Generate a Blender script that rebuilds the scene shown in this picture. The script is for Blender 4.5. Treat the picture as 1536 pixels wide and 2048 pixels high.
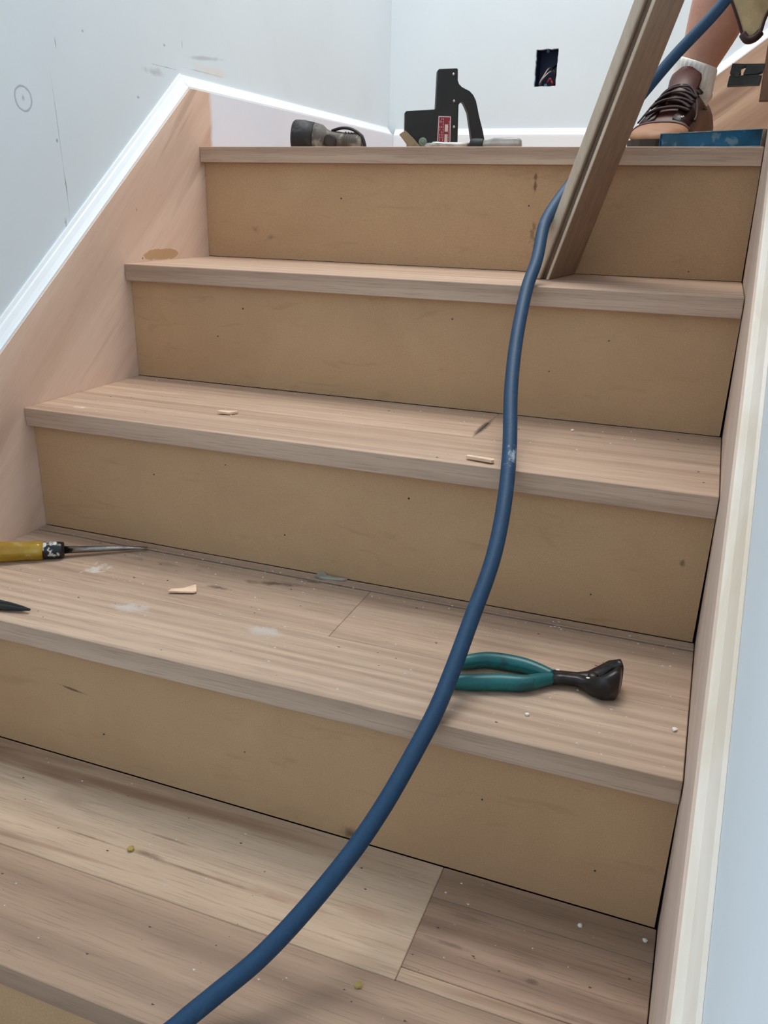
import bpy, bmesh, math, random
from mathutils.geometry import tessellate_polygon
from mathutils import Vector, Matrix, Euler, noise
S = bpy.context.scene; C = S.collection
for o in list(bpy.data.objects): bpy.data.objects.remove(o)
random.seed(4)
# ------------------------------------------------ camera
cam = bpy.data.cameras.new('camera'); co = bpy.data.objects.new('camera', cam); C.objects.link(co)
cam.sensor_fit = 'VERTICAL'; cam.sensor_height = 36; cam.lens = 1692.77 * 36 / 2048; cam.clip_start = 0.01
co.location = (0.93131, -1.2183, 0.10934); co.rotation_euler = (1.21745, -0.02104, 0.36678)
S.camera = co
# ------------------------------------------------ sky, lights, exposure
w = bpy.data.worlds.new('world'); S.world = w; w.use_nodes = True
w.node_tree.nodes['Background'].inputs[0].default_value = (0.80, 0.91, 1.0, 1)
w.node_tree.nodes['Background'].inputs[1].default_value = 1.0
def area(name, loc, rot, size, power, col):
    l = bpy.data.lights.new(name, 'AREA'); l.shape = 'RECTANGLE'; l.size, l.size_y = size; l.energy = power; l.color = col
    o = bpy.data.objects.new(name, l); C.objects.link(o); o.location = loc; o.rotation_euler = rot; return o
area('landing_fill', (0.45, 0.45, 2.3), (math.radians(-8), 0, 0), (0.9, 0.9), 21, (1.0, 0.95, 0.88))  # added overhead fill without a fixture, brightens the upper steps
area('right_wall_fill', (-1.3, -1.15, 0.75), (math.radians(80), 0, math.radians(-90)), (0.9, 1.4), 5.5, (0.92, 0.97, 1.0))  # unseen side lamp added to brighten the right wall and skirt
S.view_settings.view_transform = 'Standard'; S.view_settings.look = 'None'
S.view_settings.gamma = 1; S.view_settings.use_curve_mapping = False
S.view_settings.exposure = 0.68
# ------------------------------------------------ measures
RI, D, W, NO, TH = 0.19, 0.26154, 0.9674, 0.0156, 0.0269
Z5, Y5 = 0.1946, 0.2478
def srgb(*c):
    return tuple(((v/255)/12.92 if v/255 <= .04045 else ((v/255+.055)/1.055)**2.4) for v in c) + (1,)
# ------------------------------------------------ node helpers
class NT:
    def __init__(s, name, rough=.6, metal=0, spec=.5):
        s.m = bpy.data.materials.new(name); s.m.use_nodes = True; s.t = s.m.node_tree; s.n = s.t.nodes; s.l = s.t.links
        s.b = s.n['Principled BSDF']; s.b.inputs['Roughness'].default_value = rough; s.b.inputs['Metallic'].default_value = metal
        s.b.inputs['Specular IOR Level'].default_value = spec
        tc = s.n.new('ShaderNodeTexCoord'); s.obj = tc.outputs['Object']; s.raw = tc.outputs['Object']; s.gen = tc.outputs['Generated']
    def jitter(s, amt=9):
        oi = s.n.new('ShaderNodeObjectInfo'); v = s.n.new('ShaderNodeVectorMath'); v.operation = 'MULTIPLY_ADD'
        c = s.n.new('ShaderNodeCombineXYZ')
        for i in range(3): s.l.new(oi.outputs['Random'], c.inputs[i])
        s.l.new(c.outputs[0], v.inputs[0]); v.inputs[1].default_value = (amt, amt*.7, amt*.37); s.l.new(s.obj, v.inputs[2]); s.obj = v.outputs[0]; s.rnd = oi.outputs['Random']
        return s
    def map(s, scale=(1,1,1), rot=(0,0,0), loc=(0,0,0), src=None):
        m = s.n.new('ShaderNodeMapping'); s.l.new(src or s.obj, m.inputs[0]); m.inputs['Scale'].default_value = scale; m.inputs['Rotation'].default_value = rot; m.inputs['Location'].default_value = loc
        return m.outputs[0]
    def noise(s, vec, scale=5, detail=4, dist=0, rough=.55):
        t = s.n.new('ShaderNodeTexNoise'); s.l.new(vec, t.inputs['Vector']); t.inputs['Scale'].default_value = scale; t.inputs['Detail'].default_value = detail
        t.inputs['Distortion'].default_value = dist; t.inputs['Roughness'].default_value = rough; return t.outputs[0]
    def ramp(s, f, stops):
        r = s.n.new('ShaderNodeValToRGB'); s.l.new(f, r.inputs[0]); e = r.color_ramp.elements
        while len(e) < len(stops): e.new(.5)
        for k, (p, c) in enumerate(stops): e[k].position = p; e[k].color = c if isinstance(c, tuple) else (c, c, c, 1)
        return r.outputs[0]
    def math(s, op, a, b=None, clamp=False):
        m = s.n.new('ShaderNodeMath'); m.operation = op; m.use_clamp = clamp
        for i, x in enumerate((a, b)):
            if x is None: continue
            if isinstance(x, (int, float)): m.inputs[i].default_value = x
            else: s.l.new(x, m.inputs[i])
        return m.outputs[0]
    def mix(s, f, a, b, mode='MIX'):
        m = s.n.new('ShaderNodeMix'); m.data_type = 'RGBA'; m.blend_type = mode
        for i, x in ((0, f), (6, a), (7, b)):
            if isinstance(x, (int, float, tuple)): m.inputs[i].default_value = x
            else: s.l.new(x, m.inputs[i])
        return m.outputs[2]
    def spot(s, c, size, col, amt=1.0, rot=(0,0,0), ring=None, soft=.8, breakup=0, bs=60):
        """mix colour into the running base inside an ellipse (world place of a real mark)"""
        v = s.n.new('ShaderNodeVectorMath'); v.operation = 'SUBTRACT'; s.l.new(s.raw, v.inputs[0]); v.inputs[1].default_value = c
        q = s.map((1/size[0], 1/size[1], 1/size[2]), rot, src=s.map((1,1,1), rot, src=v.outputs[0]) if 0 else v.outputs[0]) if rot == (0,0,0) else s.map((1/size[0], 1/size[1], 1/size[2]), src=s.map((1,1,1), rot, src=v.outputs[0]))
        ln = s.n.new('ShaderNodeVectorMath'); ln.operation = 'LENGTH'; s.l.new(q, ln.inputs[0]); d = ln.outputs['Value']
        if breakup:
            d = s.math('ADD', d, s.math('MULTIPLY', s.math('SUBTRACT', s.noise(s.raw, bs, 5, .3), .42), breakup*3.0))
        if ring: d = s.math('DIVIDE', s.math('ABSOLUTE', s.math('SUBTRACT', d, 1.0)), ring)
        mr = s.n.new('ShaderNodeMapRange'); mr.interpolation_type = 'SMOOTHSTEP'; s.l.new(d, mr.inputs[0])
        mr.inputs[1].default_value = 1-soft; mr.inputs[2].default_value = 1; mr.inputs[3].default_value = amt; mr.inputs[4].default_value = 0
        s.col = s.mix(mr.outputs[0], s.col, col)
    def bump(s, h, strength=.2, dist=.001):
        b = s.n.new('ShaderNodeBump'); s.l.new(h, b.inputs['Height']); b.inputs['Strength'].default_value = strength; b.inputs['Distance'].default_value = dist
        s.l.new(b.outputs[0], s.b.inputs['Normal'])
    def done(s):
        if isinstance(s.col, tuple): s.b.inputs['Base Color'].default_value = s.col
        else: s.l.new(s.col, s.b.inputs['Base Color'])
        return s.m
def plain(name, c, rough=.5, metal=0, var=.12, scale=40, dirt=None, dirt_amt=.5, dscale=30, **kw):
    t = NT(name, rough, metal, **kw); n = t.noise(t.obj, scale, 5)
    lo = tuple(x*(1-var) for x in c[:3])+(1,); hi = tuple(min(1, x*(1+var)) for x in c[:3])+(1,)
    t.col = t.ramp(n, [(.3, lo), (.7, hi)])
    if dirt:
        t.col = t.mix(t.ramp(t.noise(t.obj, dscale, 6, .5), [(.5, 0.0), (.66, float(dirt_amt))]), t.col, dirt)
    t.bump(n, .15, .0006); return t.done()
def wood(name, light, dark, axis='X', slope=0, slope_y=0, F=95.0, sw=26, fig=.5, tint=.10, rings=4.0, spots=(), paint=None, pore=.35, rough=.62, streak=None, jit=9):
    """fine long grain along one axis, cathedral figure, pores; slope turns the grain about X"""
    t = NT(name, rough); t.jitter(jit)
    base = t.map((1,1,1), (slope,slope_y,0)) if slope or slope_y else t.obj
    L = 2.2
    def sc(l, f): return {'X': (l,f,f), 'Y': (f,l,f), 'Z': (f,f,l)}[axis]
    fine = t.noise(t.map(sc(L, F), src=base), 1, 6, .25, .65)
    wide = t.noise(t.map(sc(1.1, 11), src=base), 1, 3, .9)
    wv = t.n.new('ShaderNodeTexWave'); wv.wave_type = 'RINGS'; wv.rings_direction = 'X' if axis == 'X' else axis
    t.l.new(t.map(sc(.55, rings), loc=(.3,.2,.15), src=base), wv.inputs['Vector']); wv.inputs['Scale'].default_value = 2.6
    wv.inputs['Distortion'].default_value = 5.5; wv.inputs['Detail'].default_value = 3; wv.inputs['Detail Scale'].default_value = 1.2
    f = t.math('ADD', t.math('MULTIPLY', fine, .62-.3*fig), t.math('ADD', t.math('MULTIPLY', wide, .38), t.math('MULTIPLY', wv.outputs['Fac'], .30*fig)))
    mid = tuple((a+b)/2 for a, b in zip(light, dark))
    t.col = t.ramp(f, [(.28, dark), (.46, mid), (.64, light)])
    pores = t.ramp(t.noise(t.map(sc(16, 520), src=base), 1, 2), [(.34, 1.0), (.46, 0.0)])
    t.col = t.mix(t.math('MULTIPLY', pores, pore), t.col, tuple(x*.62 for x in dark[:3])+(1,))
    if streak:
        t.col = t.mix(t.ramp(t.noise(t.map(sc(1.0, sw), loc=(3,1,2), src=base), 1, 3, 1.2), [(.56, 0.0), (.68, .8)]), t.col, streak)
    # each board its own tone
    oi = t.n.new('ShaderNodeObjectInfo'); hv = t.n.new('ShaderNodeHueSaturation'); t.l.new(t.col, hv.inputs['Color'])
    t.l.new(t.math('ADD', t.math('MULTIPLY', oi.outputs['Random'], tint), 1-tint/2), hv.inputs['Value']); t.col = hv.outputs[0]
    if paint:  # (y where paint starts, colour)
        sx = t.n.new('ShaderNodeSeparateXYZ'); t.l.new(t.raw, sx.inputs[0])
        e = t.math('ADD', sx.outputs[1], t.math('MULTIPLY', t.math('SUBTRACT', t.noise(t.raw, 14, 3), .5), .03))
        mr = t.n.new('ShaderNodeMapRange'); t.l.new(e, mr.inputs[0]); mr.inputs[1].default_value = paint[0]-.006; mr.inputs[2].default_value = paint[0]+.008
        t.col = t.mix(mr.outputs[0], t.col, paint[1])
    for sp in spots: t.spot(*sp[0], **sp[1])
    t.bump(t.math('ADD', fine, t.math('MULTIPLY', pores, -.5)), .25, .0005)
    return t.done()
# ------------------------------------------------ geometry helpers
def link(name, bm, mats, parent=None, smooth=False, label=None, cat=None, group=None, kind=None, bevel=0, seg=2):
    me = bpy.data.meshes.new(name); bmesh.ops.recalc_face_normals(bm, faces=bm.faces); bm.to_mesh(me); bm.free()
    for m in (mats if isinstance(mats, (list, tuple)) else [mats]): me.materials.append(m)
    if smooth: me.polygons.foreach_set('use_smooth', [True]*len(me.polygons))
    o = bpy.data.objects.new(name, me); C.objects.link(o)
    if parent: o.parent = parent
    if bevel:
        b = o.modifiers.new('bevel', 'BEVEL'); b.width = bevel; b.segments = seg; b.limit_method = 'ANGLE'; b.angle_limit = math.radians(40)
    return tag(o, label, cat, group, kind)
def tag(o, label=None, cat=None, group=None, kind=None):
    for k, v in (('label', label), ('category', cat), ('group', group), ('kind', kind)):
        if v: o[k] = v
    return o
def empty(name, loc, label=None, cat=None, group=None, kind=None, rz=0):
    o = bpy.data.objects.new(name, None); C.objects.link(o); o.location = loc; o.rotation_euler = (0,0,rz); o.empty_display_size = .02
    return tag(o, label, cat, group, kind)
def box(bm, x0, x1, y0, y1, z0, z1):
    v = [bm.verts.new(p) for p in ((x0,y0,z0),(x1,y0,z0),(x1,y1,z0),(x0,y1,z0),(x0,y0,z1),(x1,y0,z1),(x1,y1,z1),(x0,y1,z1))]
    for f in ((3,2,1,0),(4,5,6,7),(0,1,5,4),(1,2,6,5),(2,3,7,6),(3,0,4,7)): bm.faces.new([v[i] for i in f])
    return v
def boxo(name, b, mat, parent=None, **kw):
    bm = bmesh.new(); box(bm, *b); return link(name, bm, mat, parent, **kw)
def prism(bm, pts, depth, frame):
    """closed outline of (a, b) pairs pushed along the third axis; frame maps (a, b, c) to a point"""
    A = [bm.verts.new(frame(a, b, depth[0])) for a, b in pts]; B = [bm.verts.new(frame(a, b, depth[1])) for a, b in pts]
    n = len(pts)
    for i in range(n): bm.faces.new((A[i], A[(i+1)%n], B[(i+1)%n], B[i]))
    tess(bm, pts, A, B)
def tess(bm, pts, A, B):
    for t3 in tessellate_polygon([[Vector((a, b, 0)) for a, b in pts]]):
        for L in (A, B):
            try: bm.faces.new([L[i] for i in t3])
            except ValueError: pass
def crom(P, n=6, closed=False):
    P = [Vector(p) for p in P]; out = []; N = len(P)
    for i in range(N if closed else N-1):
        g = (lambda k: P[k % N]) if closed else (lambda k: P[max(0, min(N-1, k))])
        p0, p1, p2, p3 = g(i-1), g(i), g(i+1), g(i+2)
        for j in range(n):
            t = j/n; out.append(.5*((2*p1)+(p2-p0)*t+(2*p0-5*p1+4*p2-p3)*t*t+(3*p1-p0-3*p2+p3)*t**3))
    if not closed: out.append(P[-1])
    return out
def tube(bm, pts, r, sides=12, closed=False, flat=1.0, up=None, caps=True):
    pts = [Vector(p) for p in pts]; N = len(pts); rings = []; prev = None
    for i, p in enumerate(pts):
        a = pts[(i-1) % N] if (closed or i > 0) else pts[i]; b = pts[(i+1) % N] if (closed or i < N-1) else pts[i]
        t = (b-a).normalized()
        if up is not None: s = t.cross(Vector(up))
        elif prev is None: s = t.cross(Vector((0,0,1)) if abs(t.z) < .9 else Vector((1,0,0)))
        else: s = prev - t*prev.dot(t)
        s.normalize(); prev = s; u = s.cross(t)
        rr = r[i] if isinstance(r, (list, tuple)) else r
        rings.append([bm.verts.new(p + s*math.cos(2*math.pi*k/sides)*rr + u*math.sin(2*math.pi*k/sides)*rr*flat) for k in range(sides)])
    for i in range(N if closed else N-1):
        A, B = rings[i], rings[(i+1) % N]
        for k in range(sides): bm.faces.new((A[k], A[(k+1)%sides], B[(k+1)%sides], B[k]))
    if not closed and caps: bm.faces.new(rings[0]); bm.faces.new(rings[-1])
    return rings
def loft(bm, rings, cap=True):
    R = [[bm.verts.new(p) for p in r] for r in rings]; n = len(R[0])
    for A, B in zip(R, R[1:]):
        for k in range(n): bm.faces.new((A[k], A[(k+1)%n], B[(k+1)%n], B[k]))
    if cap: bm.faces.new(R[0]); bm.faces.new(R[-1])
    return R
def lathe(bm, prof, M, sides=24):
    """profile of (axis, radius); M places it, axis along local X"""
    loft(bm, [[M @ Vector((a, r*math.cos(2*math.pi*k/sides), r*math.sin(2*math.pi*k/sides))) for k in range(sides)] for a, r in prof])
def frame_to(p0, p1):
    d = (Vector(p1)-Vector(p0)).normalized(); return Matrix.Translation(p0) @ d.to_track_quat('X', 'Z').to_matrix().to_4x4()
# ------------------------------------------------ materials
WHITE = srgb(226,233,238)
def drywall(name, marks=False, base=srgb(220,230,236)):
    t = NT(name, .85, spec=.3); n = t.noise(t.obj, 3.0, 4, .4)
    t.col = t.ramp(n, [(.35, tuple(x*.955 for x in base[:3])+(1,)), (.65, base)])
    if marks:
        g = srgb(120,126,132); P = lambda y, z: (-.02, y, z)
        t.spot(P(-.168,.2327), (.05,.0165,.0165), g, .55, ring=.14, soft=.9, breakup=.10)
        t.spot(P(-.168,.2337), (.05,.004,.006), g, .5, breakup=.3)
        rx = (0,0,0)
        t.spot(P(-.0905,.3143), (.05,.0012,.010), g, .8)
        t.spot(P(-.102,.180), (.05,.0011,.13), g, .6, breakup=.5, bs=25, rot=(math.radians(-3),0,0))
        t.spot(P(-.108,.182), (.05,.0028,.004), g, .8)
        t.spot(P(-.098,.118), (.05,.0014,.02), g, .8, rot=(math.radians(-3),0,0))
        t.spot(P(-.107,.067), (.05,.0040,.012), g, .6, breakup=.6, bs=200)
        t.spot(P(.150,.306), (.05,.045,.009), srgb(150,155,160), .45, breakup=.9, bs=30)
        t.spot(P(.185,.318), (.05,.05,.0014), g, .7, breakup=.6, bs=60)
        t.spot(P(.30,.325), (.05,.12,.0018), g, .45, breakup=.7, bs=20)
        t.spot(P(.32,.350), (.05,.09,.005), srgb(160,166,172), .5, breakup=.8, bs=20, rot=(math.radians(-6),0,0))
        t.spot(P(.185,.352), (.05,.005,.003), g, .6, breakup=.5)
        t.spot(P(.24,.362), (.05,.0015,.009), g, .5)
        t.spot(P(.10,.262), (.05,.005,.003), g, .6)
        t.spot(P(-.0274,.3393), (.05,.003,.003), g, .6)
        t.spot(P(.34,.330), (.05,.10,.012), srgb(225,214,206), .55, breakup=.5, bs=20)
    t.bump(t.noise(t.obj, 220, 2), .08, .0004); return t.done()
M_wall = drywall('painted_drywall'); M_wall_marked = drywall('painted_drywall_marked', True)
M_wall_right = drywall('primed_drywall', base=srgb(232,240,246))
M_paint = plain('white_gloss_paint', srgb(238,242,246), .45, var=.02, scale=12)
t = NT('cream_primer', .6); t.col = t.ramp(t.noise(t.map((4,1,1)), 6, 4, .5), [(.35, srgb(226,210,190)), (.6, srgb(240,229,216))]); M_cream = t.done()
OL, OD = srgb(204,175,152), srgb(156,125,104)
BLK, WHT = srgb(45,38,34), srgb(226,220,212)
sp3 = [(((.65,-.075,-.19), (.0075,.062,.01), srgb(88,74,64)), dict(amt=1.0, breakup=.22, bs=160, soft=.6)),
       (((.072,-.225,-.19), (.016,.010,.01), srgb(236,226,212)), dict(amt=.6, breakup=.9, bs=120)),
       (((.80,-.06,-.19), (.06,.004,.01), srgb(90,75,65)), dict(amt=.35, breakup=.8, bs=60))]
sp2 = [(((.183,-.352,-.38), (.030,.026,.01), srgb(214,208,200)), dict(amt=.75, breakup=1.1, bs=90)),
       (((.300,-.432,-.38), (.034,.020,.01), srgb(205,203,202)), dict(amt=.6, breakup=.8, bs=60)),
       (((.483,-.421,-.38), (.030,.017,.01), srgb(200,198,194)), dict(amt=.55, breakup=.6, bs=60)),
       (((.43,-.297,-.38), (.060,.010,.01), srgb(92,74,62)), dict(amt=.8, breakup=.6, bs=60, rot=(0,0,math.radians(-12)))),
       (((.372,-.338,-.38), (.026,.007,.01), srgb(90,68,56)), dict(amt=.85, breakup=.5, bs=80)),
       (((.47,-.272,-.38), (.03,.004,.01), srgb(85,72,62)), dict(amt=.8, breakup=.6, bs=70)),
       (((.26,-.300,-.38), (.10,.007,.01), srgb(120,98,84)), dict(amt=.45, breakup=.9, bs=40))]
M_oak = wood('oak_tread', OL, OD, fig=.35, pore=.30)
M_oak3 = wood('oak_tread_smeared', OL, OD, fig=.25, spots=sp3, pore=.28)
M_oak2 = wood('oak_tread_plaster_spots', srgb(198,170,147), srgb(152,123,103), fig=.35, spots=sp2, rings=3)
M_oak2f = wood('oak_ribbed_front', srgb(204,176,153), srgb(162,134,113), fig=.55, rings=7, pore=.3, spots=sp2[1:3])
bs_ = srgb(128,92,70)
sp1 = [(((.50,-.6165,-.57), (.15,.0035,.01), bs_), dict(amt=.75, breakup=.35, bs=35, soft=1.0)), (((.435,-.6135,-.57), (.025,.006,.01), srgb(104,80,62)), dict(amt=.7, breakup=.3, bs=50)),
       (((.36,-.616,-.57), (.05,.0022,.01), bs_), dict(amt=.7, breakup=.3, bs=50)), (((.60,-.612,-.57), (.12,.010,.01), srgb(168,126,102)), dict(amt=.5, breakup=.4, bs=25, soft=1.0)),
       (((.69,-.600,-.57), (.05,.016,.01), srgb(176,132,112)), dict(amt=.5, breakup=.3, bs=25, soft=1.0)), (((.30,-.575,-.57), (.08,.02,.01), srgb(170,140,116)), dict(amt=.55, breakup=.6, bs=16, soft=1.0)),
       (((.62,-.640,-.57), (.10,.0018,.01), bs_), dict(amt=.5, breakup=.4, bs=60)), (((.44,-.585,-.57), (.07,.0025,.01), bs_), dict(amt=.5, breakup=.5, bs=50))]
sp1b = [(((.781,-.604,-.57), (.035,.004,.01), srgb(92,72,60)), dict(amt=.7, breakup=.5, bs=60, soft=1.0)), (((.862,-.615,-.57), (.010,.005,.01), srgb(88,68,56)), dict(amt=.7, breakup=.4, bs=90)),
        (((.90,-.640,-.57), (.05,.005,.01), srgb(100,78,64)), dict(amt=.55, breakup=.5, bs=50, soft=1.0)), (((.79,-.566,-.57), (.04,.006,.01), srgb(110,88,74)), dict(amt=.5, breakup=.5, bs=50, soft=1.0))]
M_oak_sap = wood('oak_sapwood', srgb(220,193,166), srgb(176,144,118), F=62, sw=17, fig=.5, rings=4, streak=srgb(142,106,84), pore=.35, spots=sp1)
M_oak_knot = wood('oak_dark_figure', spots=sp1b, light=srgb(182,150,127), dark=srgb(128,100,82), F=60, sw=15, fig=.7, rings=3.5, streak=srgb(128,104,88), pore=.4)
M_oak_front = wood('oak_front_plank', srgb(182,151,127), srgb(140,112,92), F=60, fig=.6, rings=3, pore=.3)
sk = [(((0,.112,.010), (.02,.070,.0105), srgb(186,148,104)), dict(amt=.85, breakup=.35, bs=30, soft=.15)),
      (((0,.052,.006), (.02,.003,.003), BLK), dict(amt=.9, breakup=.3)),
      (((0,.045,.085), (.02,.0016,.004), srgb(110,80,62)), dict(amt=.8)),
      ]
SL = math.atan(.762)
M_skirt = wood('poplar_skirt', srgb(232,203,183), srgb(206,172,150), axis='Y', slope=-SL*1.08, F=36, sw=11, fig=.6, rings=1.6, streak=srgb(176,140,120), spots=sk, paint=(.292, srgb(226,228,238)), pore=.12, tint=.02, jit=0)
M_skirt_r = wood('poplar_skirt_right', srgb(222,198,182), srgb(202,178,162), axis='Y', slope=-SL, fig=.4, pore=.1, tint=.02)
M_skirt_up = wood('poplar_skirt_upper', srgb(198,168,144), srgb(146,116,96), axis='X', slope_y=math.atan(.753), F=30, sw=16, fig=1.0, rings=4, pore=.1, streak=srgb(128,100,82))
M_lean = wood('leaning_board_wood', srgb(160,132,110), srgb(122,98,80), axis='Z', fig=.2, pore=.2)
M_lean_edge = wood('leaning_board_edge', srgb(226,206,184), srgb(198,174,150), axis='Z', fig=.2, pore=.1)
M_brown = wood('stained_trim_wood', srgb(134,96,70), srgb(96,66,46), axis='Z', fig=.4)
def mdf(name, spots=()):
    t = NT(name, .75, spec=.3); t.jitter(5)
    a = t.noise(t.obj, 7, 4, .6); b = t.noise(t.obj, 900, 2)
    t.col = t.mix(.35, t.ramp(a, [(.3, srgb(190,151,114)), (.7, srgb(203,165,126))]), t.ramp(b, [(.3, srgb(156,124,92)), (.7, srgb(210,174,136))]))
    t.col = t.mix(t.ramp(t.noise(t.map((2,2,9)), 6, 5, .8), [(.60, 0.0), (.75, .35)]), t.col, srgb(158,124,88))
    for sp in spots: t.spot(*sp[0], **sp[1])
    t.bump(b, .1, .0003); return t.done()
dk = srgb(70,52,38)
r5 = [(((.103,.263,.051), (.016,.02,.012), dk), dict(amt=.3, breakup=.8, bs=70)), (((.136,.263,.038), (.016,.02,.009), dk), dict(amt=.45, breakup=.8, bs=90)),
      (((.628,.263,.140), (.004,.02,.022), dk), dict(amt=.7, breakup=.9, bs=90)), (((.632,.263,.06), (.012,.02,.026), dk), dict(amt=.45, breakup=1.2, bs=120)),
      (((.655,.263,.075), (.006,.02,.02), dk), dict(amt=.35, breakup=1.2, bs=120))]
r3 = [(((.939,-.246,-.280), (.007,.02,.008), dk), dict(amt=.6, breakup=.8, bs=120))]
r2 = [(((.634,-.5075,-.5625), (.022,.02,.012), srgb(50,36,28)), dict(amt=.75, breakup=.5, bs=60, soft=1.0)), (((.262,-.5075,-.466), (.032,.02,.0022), dk), dict(amt=.75, breakup=.6, bs=80, rot=(0,math.radians(-6),0)))]
M_mdf = mdf('mdf'); M_mdf5 = mdf('mdf_dirty', r5); M_mdf3 = mdf('mdf_chipped', r3); M_mdf2 = mdf('mdf_stained', r2)
M_black = plain('black_enamel', srgb(11,13,15), .55, var=.2, dirt=srgb(60,62,62), dirt_amt=.10)
M_rubber = plain('black_rubber', srgb(38,38,40), .6, dirt=srgb(140,138,134), dirt_amt=.55, dscale=38)
M_rubber_c = plain('clean_black_rubber', srgb(28,28,30), .65)
M_clamp = plain('clamp_black', srgb(34,35,33), .6, dirt=srgb(80,80,76), dirt_amt=.4)
M_bezel = plain('bezel_rubber', srgb(26,27,30), .6, dirt=srgb(110,108,106), dirt_amt=.35, dscale=40)
M_dirty = plain('dirty_grey_plastic', srgb(86,80,74), .6, dirt=srgb(165,158,150), dirt_amt=.7, dscale=45)
M_steel = plain('worn_steel', srgb(196,192,186), .28, .9, dirt=srgb(110,95,80), dirt_amt=.5, dscale=60)
M_dsteel = plain('dark_steel', srgb(70,66,62), .4, .85, dirt=srgb(120,112,104), dirt_amt=.35, dscale=80)
M_bronze = plain('dull_bronze', srgb(150,132,108), .45, .6, dirt=srgb(90,76,60), dirt_amt=.6, dscale=60)
M_smoke = plain('smoky_plastic', srgb(150,146,142), .25, dirt=srgb(100,96,92), dirt_amt=.4)
M_red = plain('red_label', srgb(128,26,42), .5); M_lab = plain('label_white', srgb(206,190,190), .5)
t = NT('blue_hose', .55); n = t.noise(t.obj, 300, 3); t.col = t.ramp(n, [(.3, srgb(8,52,84)), (.7, srgb(14,64,98))])
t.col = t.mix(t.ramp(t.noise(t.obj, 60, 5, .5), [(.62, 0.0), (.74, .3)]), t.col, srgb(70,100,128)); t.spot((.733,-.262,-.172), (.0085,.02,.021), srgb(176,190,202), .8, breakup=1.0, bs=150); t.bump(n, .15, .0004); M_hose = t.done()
t = NT('teal_grip', .38); t.col = t.ramp(t.noise(t.obj, 25, 5), [(.3, srgb(4,84,88)), (.7, srgb(10,112,114))]); t.col = t.mix(t.ramp(t.noise(t.obj, 50, 6, .4), [(.56, 0.0), (.68, .65)]), t.col, srgb(20,48,50)); M_teal = t.done()
t = NT('level_blue', .35); t.col = t.ramp(t.noise(t.obj, 18, 4), [(.35, srgb(10,62,86)), (.65, srgb(12,100,142))]); t.col = t.mix(t.ramp(t.noise(t.obj, 70, 6, .6), [(.58, 0.0), (.70, .6)]), t.col, srgb(120,150,160)); M_level = t.done()
t = NT('yellow_acetate', .12); t.col = t.ramp(t.noise(t.obj, 30, 3), [(.3, srgb(176,134,26)), (.7, srgb(206,176,70))]); t.b.inputs['Transmission Weight'].default_value = .35; t.b.inputs['IOR'].default_value = 1.45
t.col = t.mix(t.ramp(t.noise(t.obj, 60, 5), [(.58, 0.0), (.68, .8)]), t.col, srgb(210,186,150)); M_yellow = t.done()
t = NT('ferrule', .3); t.col = srgb(18,18,20); t.col = t.mix(t.ramp(t.noise(t.map((1,1,1), (0,.6,.5)), 45, 3, .8), [(.55, 0.0), (.6, 1.0)]), t.col, srgb(214,210,204)); M_ferr = t.done()
t = NT('skin', .5); n = t.noise(t.obj, 16, 5); t.col = t.ramp(n, [(.3, srgb(170,122,102)), (.7, srgb(194,148,128))]); t.b.inputs['Subsurface Weight'].default_value = .05; t.b.inputs['Subsurface Radius'].default_value = (.01,.004,.002)
t.col = t.mix(t.ramp(t.noise(t.map((1,1,.35)), 420, 2), [(.62, 0.0), (.7, .25)]), t.col, srgb(110,74,58)); M_skin = t.done()
t = NT('white_knit', .9); t.col = t.ramp(t.noise(t.obj, 120, 3), [(.3, srgb(236,234,228)), (.7, srgb(250,249,245))]); t.bump(t.noise(t.obj, 500, 2), .5, .001); M_sock = t.done()
M_leather = plain('brown_leather', srgb(84,46,38), .5, var=.3, scale=25, dirt=srgb(70,34,30), dirt_amt=.5)
M_toe = plain('tan_leather', srgb(156,110,78), .6, var=.2, scale=30, dirt=srgb(120,80,56), dirt_amt=.35)
M_lace = plain('dark_lace', srgb(52,34,34), .7, var=.3, scale=200)
M_sole = plain('dark_sole', srgb(58,50,46), .8)
M_suede = plain('tan_suede', srgb(232,204,156), .9, var=.14, scale=20, dirt=srgb(140,116,84), dirt_amt=.5, dscale=12)
M_bind = plain('oxblood_binding', srgb(62,30,28), .55)
M_denim = plain('faded_cotton_shorts', srgb(92,98,108), .9); M_shirt = plain('grey_shirt', srgb(128,130,134), .9)
M_hair = plain('brown_hair', srgb(66,48,36), .7, var=.3, scale=80)
M_eye = plain('eye_white', srgb(235,232,226), .3); M_iris = plain('iris', srgb(58,44,34), .3)
M_chip = plain('pale_wood_chip', srgb(234,202,174), .8); M_plas = plain('plaster_crumb', srgb(236,230,220), .9); M_scrap = plain('grey_paper_scrap', srgb(164,160,146), .85, dirt=srgb(90,86,74), dirt_amt=.5)
M_glue = plain('yellow_glue_crumb', srgb(176,152,84), .6)
M_box = plain('blue_plastic_box', srgb(24,44,82), .5); M_wirew = plain('bare_wire_sheath', srgb(190,176,166), .5); M_wirer = plain('red_wire', srgb(140,30,34), .5); M_wireb = plain('black_wire', srgb(20,18,20), .5)
M_dark = plain('unfinished_stud_wood', srgb(120,96,70), .9)

# ------------------------------------------------ walls
boxo('wall_left', (-.14,-.02,-.95,1.288,-1.0,2.7), M_wall_marked, kind='structure')
bm = bmesh.new(); prism(bm, [(-2.2,-1.0),(1.288,-1.0),(1.288,.165),(.30,.165),(.30,2.7),(-2.2,2.7)], (.987,1.10), lambda a,b,c: (c,a,b))
wr = link('wall_right', bm, M_wall_right, kind='structure')
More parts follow.
